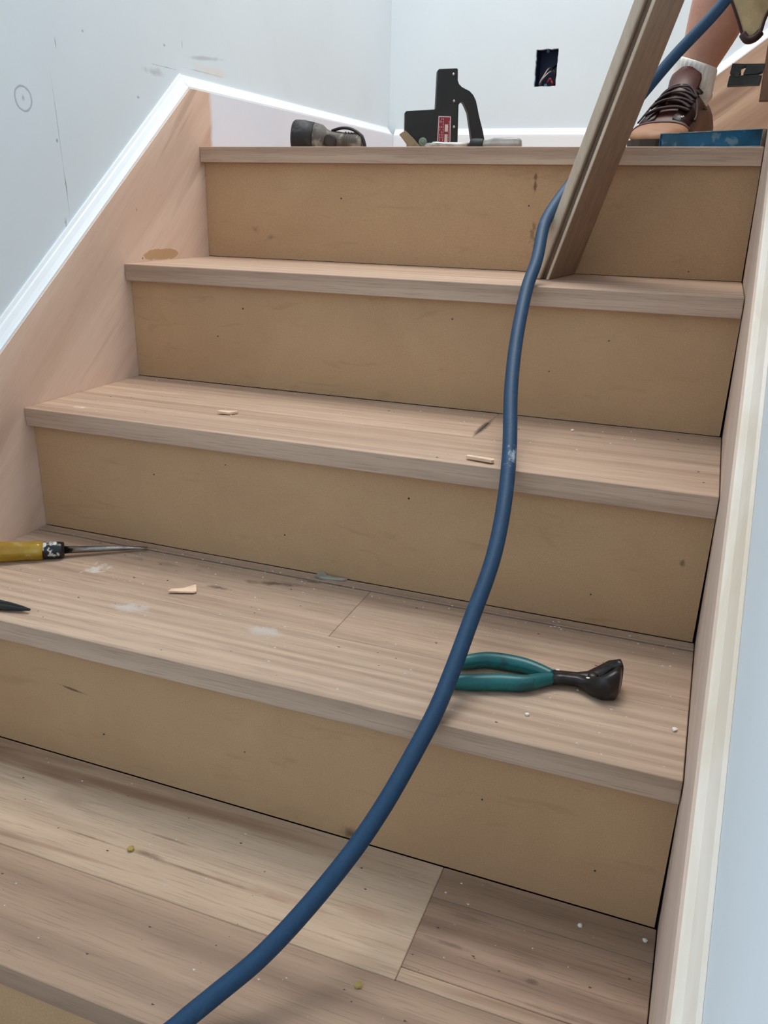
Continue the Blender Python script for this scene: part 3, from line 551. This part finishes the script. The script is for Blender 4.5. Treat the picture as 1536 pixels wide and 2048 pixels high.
# neck arms cross at the rivet and open into curved jaws
for s_, arm in ((1, [(.822,-.4040,.0075,.006),(.835,-.4010,.0062,.006),(.850,-.3985,.0066,.0062),(.862,-.3940,.0085,.007),(.872,-.3880,.0098,.0105),(.880,-.3840,.0098,.0140),(.8890,-.3845,.0078,.0170),(.8935,-.3940,.0035,.0175)]),
                (-1, [(.823,-.4090,.0075,.006),(.835,-.4050,.0062,.006),(.850,-.4020,.0066,.0062),(.862,-.4045,.0085,.007),(.872,-.4095,.0098,.0105),(.880,-.4130,.0098,.0140),(.8890,-.4110,.0078,.0170),(.8930,-.3995,.0035,.0175)])):
    pts = [Vector((x,y,nz+.001)) for x,y,_,_ in arm]; rings = []
    for i,(x,y,w_,h_) in enumerate(arm):
        d_ = (pts[min(i+1,7)]-pts[max(i-1,0)]).normalized(); sd_ = Vector((d_.y,-d_.x,0)); zc = max(nz, ZT+h_+.0006)
        rings.append([Vector((x,y,zc)) + sd_*w_*math.copysign(abs(math.cos(q))**.7, math.cos(q)) + Vector((0,0,1))*h_*math.copysign(abs(math.sin(q))**.7, math.sin(q)) for q in [i_*math.pi/8+.01 for i_ in range(16)]])
    bm = bmesh.new(); loft(bm, rings); par(link('jaw', bm, M_dsteel_ if 0 else plain('blued_steel', srgb(44,40,40), .35, .5, dirt=srgb(96,92,92), dirt_amt=.3, dscale=60), smooth=True), nr)
bm = bmesh.new(); lathe(bm, [(0,.0055),(.0085,.0055),(.0100,.0042),(.0104,.001)], frame_to((.8665,-.3995,nz),(.8665,-.3995,nz+1)), 18); par(link('rivet', bm, M_dsteel, smooth=True), nr)

for fx, fy, fz in ((.829,-.4005,.0165),(.8625,-.4060,.0172)):
    bm = bmesh.new(); bmesh.ops.create_icosphere(bm, subdivisions=1, radius=1, matrix=Matrix.Translation((fx,fy,ZT+fz)) @ Matrix.Diagonal((.0028,.0016,.0008,1))); par(link('paint_fleck', bm, M_plas, label='white paint fleck'), nr)
# ------------------------------------------------ debris
def chip(name, c, outline, th_, mat, label, cat, tilt=(0,0,0), group=None):
    bm = bmesh.new(); M = Matrix.Translation(c) @ Euler(tilt).to_matrix().to_4x4(); n = len(outline)
    prism(bm, outline, (0,th_), lambda a,b,k: M @ Vector((a,b,k+random.uniform(-.0002,.0002)+.0015*abs(a)/.02)))
    o = link(name, bm, mat, label=label, cat=cat, group=group); return o
chip('wood_chip', (.335,-.366,ZT+.0006), [(-.020,-.010),(.014,-.006),(.016,-.003),(.009,.016),(-.004,.004),(-.018,-.003)], .0022, M_chip, 'pale triangular wood chip left of centre on the wide tread', 'wood chip', (.03,.0,.25))
chip('paper_scrap', (.493,-.254,ZT+.0006), [(-.022,-.004),(-.012,-.006),(.0,-.004),(.018,-.002),(.024,.002),(.006,.003),(-.006,.0035),(-.012,.009),(-.018,.006)], .0016, M_scrap, 'crumpled grey scrap at the foot of the riser behind the wide tread', 'scrap', (.25,.05,.1))
chip('wood_chip', (.289,-.165,-RI+.0006), [(-.014,-.008),(.004,-.006),(.013,.006),(.009,.009),(-.004,.005),(-.012,-.001)], .003, M_chip, 'pale pinkish curl of wood toward the left of the third tread', 'wood chip', (0,.05,.1))
chip('wood_chip', (.690,-.242,-RI+.0006), [(-.018,-.003),(.016,-.005),(.018,-.001),(.016,.004),(-.015,.004),(-.018,.002)], .0035, M_chip, 'small pale rectangular wood chip at the nosing beside the hose', 'wood chip', (0,0,-.12))
def crumb(c, r, mat, name, label, group):
    bm = bmesh.new(); bmesh.ops.create_icosphere(bm, subdivisions=1, radius=r)
    for v in bm.verts: v.co = Vector((v.co.x*random.uniform(.7,1.3), v.co.y*random.uniform(.7,1.3), v.co.z*random.uniform(.5,.9))) + Vector(c) + Vector((0,0,r*.5))
    return link(name, bm, mat, label=label, cat='crumb', group=group)
g1 = 'white plaster crumbs on the stairs'
crumb((.954,-.4435,ZT), .0032, M_plas, 'plaster_crumb', 'white plaster crumb near the right skirt on the wide tread', g1)
crumb((.8125,-.4745,ZT), .0024, M_plas, 'plaster_crumb', 'tiny white crumb in front of the teal nippers', g1)
crumb((.7701,-.0418,-RI), .0026, M_plas, 'plaster_crumb', 'small white crumb right of the hose at the back of the third tread', g1)
crumb((.8942,-.5336,-3*RI), .0026, M_plas, 'plaster_crumb', 'white crumb at the riser foot on the lowest tread, left of its twin', g1)
crumb((.9563,-.5280,-3*RI), .0026, M_plas, 'plaster_crumb', 'white crumb at the riser foot on the lowest tread by the right skirt', g1)
crumb((.7149,-.6806,-3*RI), .0036, M_glue, 'glue_crumb', 'yellowish crumb on the grey-brown front plank of the lowest tread', 'yellow glue crumbs')
crumb((.4156,-.6154,-3*RI), .0040, M_glue, 'glue_crumb', 'yellowish crumb on the pale streaked plank of the lowest tread', 'yellow glue crumbs')
crumb((.868,-.4045,ZT+.0195), .0018, M_plas, 'plaster_crumb', 'white fleck on the black neck of the nippers', g1) if 0 else None
bm = bmesh.new()
for k in range(420):
    tk = random.choice((-1,-2,-2,-2,-2,-3)); x = random.uniform(.03,.95); yb = tk*D
    y = yb + random.uniform(.008,.262) if random.random() < .75 else yb + random.uniform(.235,.268)
    z = tk*RI; r = random.choice((.0004,.0005,.0006,.0008,.0012)); a = random.uniform(0,3)
    p = [Vector((x+r*1.6*math.cos(a+q), y+r*math.sin(a+q), z+.0001)) for q in (0,2.1,4.2)]
    b = [bm.verts.new(q) for q in p]; c_ = bm.verts.new((x,y,z+r)); 
    bm.faces.new(b[::-1])
    for i in range(3): bm.faces.new((b[i],b[(i+1)%3],c_))
link('sawdust', bm, M_plas, label='fine pale sawdust specks strewn over the treads', cat='sawdust', kind='stuff')
bm = bmesh.new()
for k in range(130):
    tk = random.choice((-1,-2,-2,-3,-3)); x = random.uniform(.03,.95); y = tk*D+random.uniform(.008,.262); z = tk*RI; r = random.choice((.0005,.0008,.0012)); a = random.uniform(0,3)
    b = [bm.verts.new((x+r*2*math.cos(a+q), y+r*math.sin(a+q), z+.0001)) for q in (0,2.1,4.2)]; c_ = bm.verts.new((x,y,z+r*.7)); bm.faces.new(b[::-1])
    for i in range(3): bm.faces.new((b[i],b[(i+1)%3],c_))
link('dark_grit', bm, plain('dark_grit', srgb(96,74,60), .9), label='dark grit and bark specks strewn over the treads', cat='grit', kind='stuff')

# ------------------------------------------------ person sitting on the upper flight, one leg in view
PE = empty('person', (1.3,.6,Z5+2*RI), 'person in leather work shoe and white sock, bare shin, standing foot on the landing', 'person')
def skin_mesh(name, nodes, edges, mat, root_i=0, sub=2, parent=PE):
    me = bpy.data.meshes.new(name); me.from_pydata([n[0] for n in nodes], edges, []); me.materials.append(mat)
    o = bpy.data.objects.new(name, me); C.objects.link(o); par(o, parent)
    m = o.modifiers.new('skin', 'SKIN'); m.use_smooth_shade = True
    for i, n in enumerate(nodes):
        r = n[1]; me.skin_vertices[0].data[i].radius = (r, r) if not isinstance(r, tuple) else r
    me.skin_vertices[0].data[root_i].use_root = True
    s = o.modifiers.new('subdivision', 'SUBSURF'); s.levels = sub; s.render_levels = sub
    return o
HX = 1.36
nodes = [((HX,.60,.67),.115),                                            # 0 pelvis
  ((HX-.03,.60,.80),(.125,.10)), ((HX-.09,.60,.95),(.14,.105)), ((HX-.15,.60,1.08),(.145,.10)),       # 1 2 3 spine
  ((HX-.19,.60,1.18),.055), ((HX-.21,.60,1.24),.055),                          # 4 neck 5 head base
  ((HX-.02,.515,.665),.085), ((1.15,.525,.697),.082), ((.942,.535,.695),.060),   # 6 hip 7 thigh 8 knee (near leg)
  ((.916,.542,.605),.056), ((.886,.548,.505),.0610), ((.8715,.552,.446),.0570), ((.859,.556,.400),.0490), ((.846,.560,.360),.0380), ((.8365,.563,.325),.0310), ((.836,.570,.270),.0300),   # 9-15
  ((HX-.02,.685,.665),.085), ((1.24,.73,.70),.080), ((1.10,.76,.80),.060),  # 16 17 18 far knee
  ((1.115,.765,.68),.058), ((1.13,.768,.58),.052), ((1.14,.77,.48),.036), ((1.15,.77,.44),.034),  # 19-22
  ((HX-.16,.44,1.08),.060), ((1.16,.39,.94),.047), ((1.12,.385,.86),.042), ((1.02,.40,.86),.036), ((.985,.41,.87),.026),    # 23-27 near arm
  ((HX-.16,.76,1.08),.060), ((1.18,.82,.94),.047), ((1.13,.82,.86),.042), ((1.04,.76,.87),.034), ((1.00,.74,.88),.026)]   # 28-32
edges = [(0,1),(1,2),(2,3),(3,4),(4,5),(0,6),(6,7),(7,8),(8,9),(9,10),(10,11),(11,12),(12,13),(13,14),(14,15),(0,16),(16,17),(17,18),(18,19),(19,20),(20,21),(21,22),
         (3,23),(23,24),(24,25),(25,26),(26,27),(3,28),(28,29),(29,30),(30,31),(31,32)]
body = skin_mesh('body', nodes, edges, M_skin)
for k,(wx,wy,s_) in enumerate(((.985,.41,1),(1.00,.74,-1))):   # hands, fingers curled
    W0 = Vector((wx,wy,.875)); nd = [(W0,.024),(W0+Vector((-.04,0,.0)),(.034,.016)),(W0+Vector((-.07,0,-.005)),(.036,.014))]; ed = [(0,1),(1,2)]
    for f in range(4):
        b0 = len(nd); yo = (f-1.5)*.019; L = (.9,1.05,1.0,.8)[f]
        nd += [(W0+Vector((-.082,yo,-.006)),.0088),(W0+Vector((-.082-.03*L,yo,-.018)),.0085),(W0+Vector((-.085-.038*L,yo,-.045)),.0080),(W0+Vector((-.075-.03*L,yo,-.062)),.0072)]
        ed += [(2,b0),(b0,b0+1),(b0+1,b0+2),(b0+2,b0+3)]
    b0 = len(nd); nd += [(W0+Vector((-.035,s_*.035,-.012)),.0105),(W0+Vector((-.062,s_*.048,-.028)),.0095),(W0+Vector((-.085,s_*.046,-.040)),.0082)]; ed += [(1,b0),(b0,b0+1),(b0+1,b0+2)]
    skin_mesh('hand', nd, ed, M_skin, sub=2)
# head
hc = Vector((HX-.235,.60,1.345)); bm = bmesh.new(); bmesh.ops.create_uvsphere(bm, u_segments=32, v_segments=24, radius=1)
for v in bm.verts:
    p = v.co.copy(); x = -p.x; f = max(0, x)       # face looks to -x
    sx, sy, sz = .098, .076, .118
    q = Vector((p.x*sx, p.y*sy*(1-.18*max(0,-p.z)), p.z*sz))
    if f > .3:
        q.x -= .020*math.exp(-((p.y*sy)/.011)**2 - ((q.z+.012)/.020)**2)          # nose
        q.x -= .006*math.exp(-((p.y*sy)/.026)**2 - ((q.z+.050)/.008)**2)          # lips
        for e in (-1,1): q.x += .010*math.exp(-((q.y-e*.031)/.014)**2 - ((q.z-.008)/.010)**2)
        q.x -= .008*math.exp(-((q.z+.092)/.018)**2 - (q.y/.02)**2)
    v.co = q+hc
par(link('head', bm, M_skin, smooth=True), PE)
for e in (-1,1):
    bm = bmesh.new(); bmesh.ops.create_uvsphere(bm, u_segments=14, v_segments=10, radius=.0115, matrix=Matrix.Translation(hc+Vector((-.077,e*.031,.008)))); par(link('eye', bm, M_eye, smooth=True), PE)
    bm = bmesh.new(); bmesh.ops.create_uvsphere(bm, u_segments=10, v_segments=8, radius=.0055, matrix=Matrix.Translation(hc+Vector((-.0845,e*.031,.007)))); par(link('iris', bm, M_iris, smooth=True), PE)
    bm = bmesh.new(); bmesh.ops.create_uvsphere(bm, u_segments=14, v_segments=10, radius=1, matrix=Matrix.Translation(hc+Vector((.005,e*.076,-.002))) @ Matrix.Diagonal((.017,.007,.030,1))); par(link('ear', bm, M_skin, smooth=True), PE)
bm = bmesh.new(); bmesh.ops.create_uvsphere(bm, u_segments=28, v_segments=20, radius=1)
for v in list(bm.verts):
    if v.co.z < -.35 or (v.co.x < -.15 and v.co.z < .42): bm.verts.remove(v)
for v in bm.verts:
    v.co = Vector((v.co.x*.107+.004, v.co.y*.084, v.co.z*.126))*(1+.03*noise.noise(v.co*9))+hc
par(link('hair', bm, M_hair, smooth=True), PE)
skin_mesh('shirt', [(nodes[0][0],(.135,.12)),(nodes[1][0],(.145,.12)),(nodes[2][0],(.155,.122)),(nodes[3][0],(.160,.118)),(nodes[23][0],.075),(nodes[24][0],.062),(nodes[28][0],.075),(nodes[29][0],.062)], [(0,1),(1,2),(2,3),(3,4),(4,5),(3,6),(6,7)], M_shirt)
skin_mesh('shorts', [((HX,.60,.68),(.135,.135)),((HX-.02,.51,.672),.105),((1.18,.505,.697),.100),((1.05,.502,.697),.098),((HX-.02,.69,.672),.105),((1.24,.73,.71),.100),((1.17,.75,.755),.095)], [(0,1),(1,2),(2,3),(0,4),(4,5),(5,6)], M_denim)
# sock: ribbed cuff, bunched
def sock(c0, c1, parent):
    bm = bmesh.new(); rings = []; N = 84; c0, c1 = Vector(c0), Vector(c1); d_ = (c1-c0)
    prof = [(-.35,.0310),(.0,.0320),(.12,.0335),(.22,.0352),(.30,.0335),(.40,.0345),(.55,.0350),(.72,.0352),(.88,.0360),(.97,.0366),(1.0,.0352),(.98,.0325)]
    for t_, r_ in prof:
        c_ = c0 + d_*t_; ring = []
        for k in range(N):
            q = 2*math.pi*k/N; rib = .0019*math.cos(28*q) if .05 < t_ < .93 else 0
            fold = .0012*math.sin(2*q+7*t_)*(1 if 0 < t_ < .6 else .2)
            ring.append(c_ + Vector(((r_+rib*(t_<.96)+fold)*math.cos(q), (r_+rib*(t_<.96)+fold)*1.12*math.sin(q), (-.011*math.cos(q)+.003*math.sin(q))*max(0,t_))))
        rings.append(ring)
    loft(bm, rings, cap=False); o = link('sock', bm, M_sock, smooth=True); par(o, parent)
    return o
sock((.836,.567,.285), (.8395,.561,.352), PE); sock((1.150,.770,.455), (1.140,.770,.520), PE)
# shoes
def shoe(heel, toe, zf, parent):
    heel, toe = Vector(heel), Vector(toe); ax = (toe-heel).normalized(); L = (toe-heel).length; sx = Vector((ax.y,-ax.x,0))
    sec = [(0.00,.022,.060,.014),(.03,.033,.092,.014),(.12,.038,.104,.014),(.28,.039,.106,.014),(.42,.040,.108,.014),(.52,.043,.096,.014),(.62,.0465,.079,.014),(.72,.049,.059,.014),(.82,.048,.043,.014),(.91,.041,.036,.014),(.97,.028,.029,.014),(1.0,.010,.021,.014)]
    def ring(s_, w_, h_, b_, n=28, grow=0):
        c = heel + ax*(s_*L); out = []
        for k in range(n):
            q = 2*math.pi*k/n; cx_, sz_ = math.cos(q), math.sin(q)
            zz = (h_-b_)*.5; top = b_+zz
            taper = 1-.32*max(0,sz_)*(1 if s_ < .75 else .4)
            out.append(c + sx*(w_+grow)*math.copysign(abs(cx_)**.75,cx_)*taper + Vector((0,0,zf+top+(zz+grow)*math.copysign(abs(sz_)**.8,sz_))))
        return out
    S_ = empty('shoe', heel); par(S_, parent); S_.location = (0,0,0); S_.matrix_parent_inverse = Matrix.Identity(4); S_.location = -Vector(parent.location)
    def add(name, bm, mat, label=None, **kw):
        o = link(name, bm, mat, smooth=True, label=label, **kw); o.parent = S_; return o
    bm = bmesh.new(); loft(bm, [ring(*q) for q in sec[:9]]); add('upper', bm, M_leather)
    bm = bmesh.new(); loft(bm, [ring(.785,.0488,.0478,.014), ring(.80,.0496,.0470,.014)]+[ring(*q, grow=.0008) for q in sec[8:]]); add('toe_cap', bm, M_toe, 'lighter tan moccasin toe')
    bm = bmesh.new(); tube(bm, [p for p in ring(.79,.0494,.0482,.016)][0:15], .0022, 8); add('toe_seam', bm, M_leather)
    # sole
    bm = bmesh.new(); out = []
    for s_, w_, h_, b_ in sec: out.append((s_, w_+.0035))
    left = [heel+ax*(s_*L+(.004 if s_ == 1 else (-.004 if s_ == 0 else 0)))+sx*w_ for s_, w_ in out]; right = [heel+ax*(s_*L+(.004 if s_ == 1 else (-.004 if s_ == 0 else 0)))-sx*w_ for s_, w_ in out][::-1]
    pts = left+right; prism(bm, [(p.x,p.y) for p in pts], (zf+.0004,zf+.018), lambda a,b,c: (a,b,c)); o = add('sole', bm, M_sole); o.data.polygons.foreach_set('use_smooth', [False]*len(o.data.polygons))
    # tongue
    bm = bmesh.new(); tg = []
    for s_, w_, z_ in ((.60,.020,.082),(.52,.024,.098),(.47,.027,.110),(.44,.028,.124),(.43,.026,.132),(.43,.015,.139)):
        c = heel+ax*(s_*L)+Vector((0,0,zf+z_)); tg.append([c+sx*w_*math.cos(q)+Vector((0,0,.006*math.sin(q)*(1 if math.sin(q) > 0 else -.2)))-ax*(.010*abs(math.cos(q))**2) for q in [i*math.pi/8 for i in range(16)]])
    loft(bm, tg); add('tongue', bm, M_leather)
    # collar flaps with eyelets, and laces
    def pt(s_, u_, lift=.003):   # u: -1..1 across the instep
        i = max(j for j in range(len(sec)) if sec[j][0] <= s_); a, b = sec[i], sec[min(i+1,len(sec)-1)]; f_ = (s_-a[0])/max(1e-6,b[0]-a[0]); w_ = a[1]+(b[1]-a[1])*f_; h_ = a[2]+(b[2]-a[2])*f_
        q = math.pi/2-u_*1.15; zz = (h_-.014)*.5; tp = 1-.32*math.sin(q)
        return heel+ax*(s_*L)+sx*(w_+lift)*math.copysign(abs(math.cos(q))**.75,math.cos(q))*tp+Vector((0,0,zf+.014+zz+(zz+lift)*abs(math.sin(q))**.8))
    for s_ in (-1,1):
        bm = bmesh.new(); loft(bm, [[pt(ss, s_*(.30+.04*math.sin(ss*30)), .0045), pt(ss, s_*1.12, .0035+.003*math.sin(ss*22)), pt(ss, s_*1.12, .0005), pt(ss, s_*.30, .0005)] for ss in (.30,.38,.46,.54,.62,.70,.76)]); add('eyestay', bm, plain('oxblood_leather', srgb(58,30,29), .45, var=.3, scale=60), 'dark oxblood eyestay')
        for ss in (.41,.49,.57,.65,.73):
            bm = bmesh.new(); tube(bm, [pt(ss+.008*math.cos(a), s_*(.62+.05*math.sin(a)), .0052) for a in [k*math.pi/5 for k in range(10)]], .0008, 6, closed=True); add('eyelet', bm, M_steel)
    for i, ss in enumerate((.38,.455,.53,.605,.68)):
        for s_ in ((-1,1) if i < 4 else (1,)):
            bm = bmesh.new(); tube(bm, crom([pt(min(.74,ss+(.035*(u_+1)/2 if s_ > 0 else .035*(1-u_)/2)), u_*.72, .0075+.002*(s_ > 0)) for u_ in (-1,-.6,-.2,.2,.6,1)], 4), .0072, 10, flat=.36); add('lace', bm, M_lace)
    k0 = pt(.46,0,.012)
    for s_ in (-1,1):
        bm = bmesh.new(); tube(bm, crom([k0, k0+sx*s_*.016+Vector((0,0,-.004))+ax*.006, k0+sx*s_*.030+Vector((0,0,-.018))+ax*.014, k0+sx*s_*.026+Vector((0,0,-.030))+ax*.022, k0+sx*s_*.010+Vector((0,0,-.012))+ax*.012], 5), .0030, 8, flat=.6); add('lace', bm, M_lace)
        bm = bmesh.new(); tube(bm, crom([k0, pt(.47,s_*.4,.012), pt(.55,s_*.8,.010), pt(.64,s_*1.05,.008), pt(.70,s_*1.1,.007)], 5), .0028, 8, flat=.6); add('lace', bm, M_lace)
    return S_
shoe((.852,.625,0), (.790,.366,0), Z5, PE)
shoe((1.190,.785,0), (1.055,.735,0), Z5+RI, PE) if 0 else shoe((1.225,.790,0), (1.040,.740,0), Z5+RI, PE)
# suede tool pouch hanging from the belt over the near thigh
po = empty('tool_pouch', (.93,.38,.36), 'tan suede tool pouch with dark oxblood binding hanging in front of the calf', 'tool pouch')
ol = [(.869,.470),(.878,.425),(.889,.4080),(.9035,.3800),(.9120,.3620),(.9200,.3560),(.9300,.3585),(.9380,.3660),(.9420,.3860),(.9560,.4150),(.985,.4450),(1.02,.50),(1.03,.62),(.90,.62),(.862,.52)]
bm = bmesh.new(); prism(bm, ol, (.365,.395), lambda a,b,c: (a, c+.012*math.sin((a-.86)*18), b)); o = par(link('pouch_body', bm, M_suede, bevel=.006, seg=3), po)
bm = bmesh.new(); tube(bm, crom([(a, .365+.012*math.sin((a-.86)*18)-.0005, b) for a,b in ol], 4, closed=True), .0022, 8, closed=True); par(link('binding', bm, M_bind, smooth=True), po)
bm = bmesh.new(); tube(bm, crom([(.912,.369,.362),(.920,.366,.3535),(.930,.366,.3555),(.938,.368,.3640)], 5), .0060, 8); par(link('binding_knot', bm, M_bind, smooth=True), po)
bm = bmesh.new(); tube(bm, crom([(.965,.385,.60),(1.0,.375,.70),(1.10,.385,.79),(1.22,.44,.83),(1.30,.47,.84)], 6), .030, 10, flat=.12, up=(0,-.5,1)); par(link('hanging_strap', bm, M_bind, smooth=True), po)
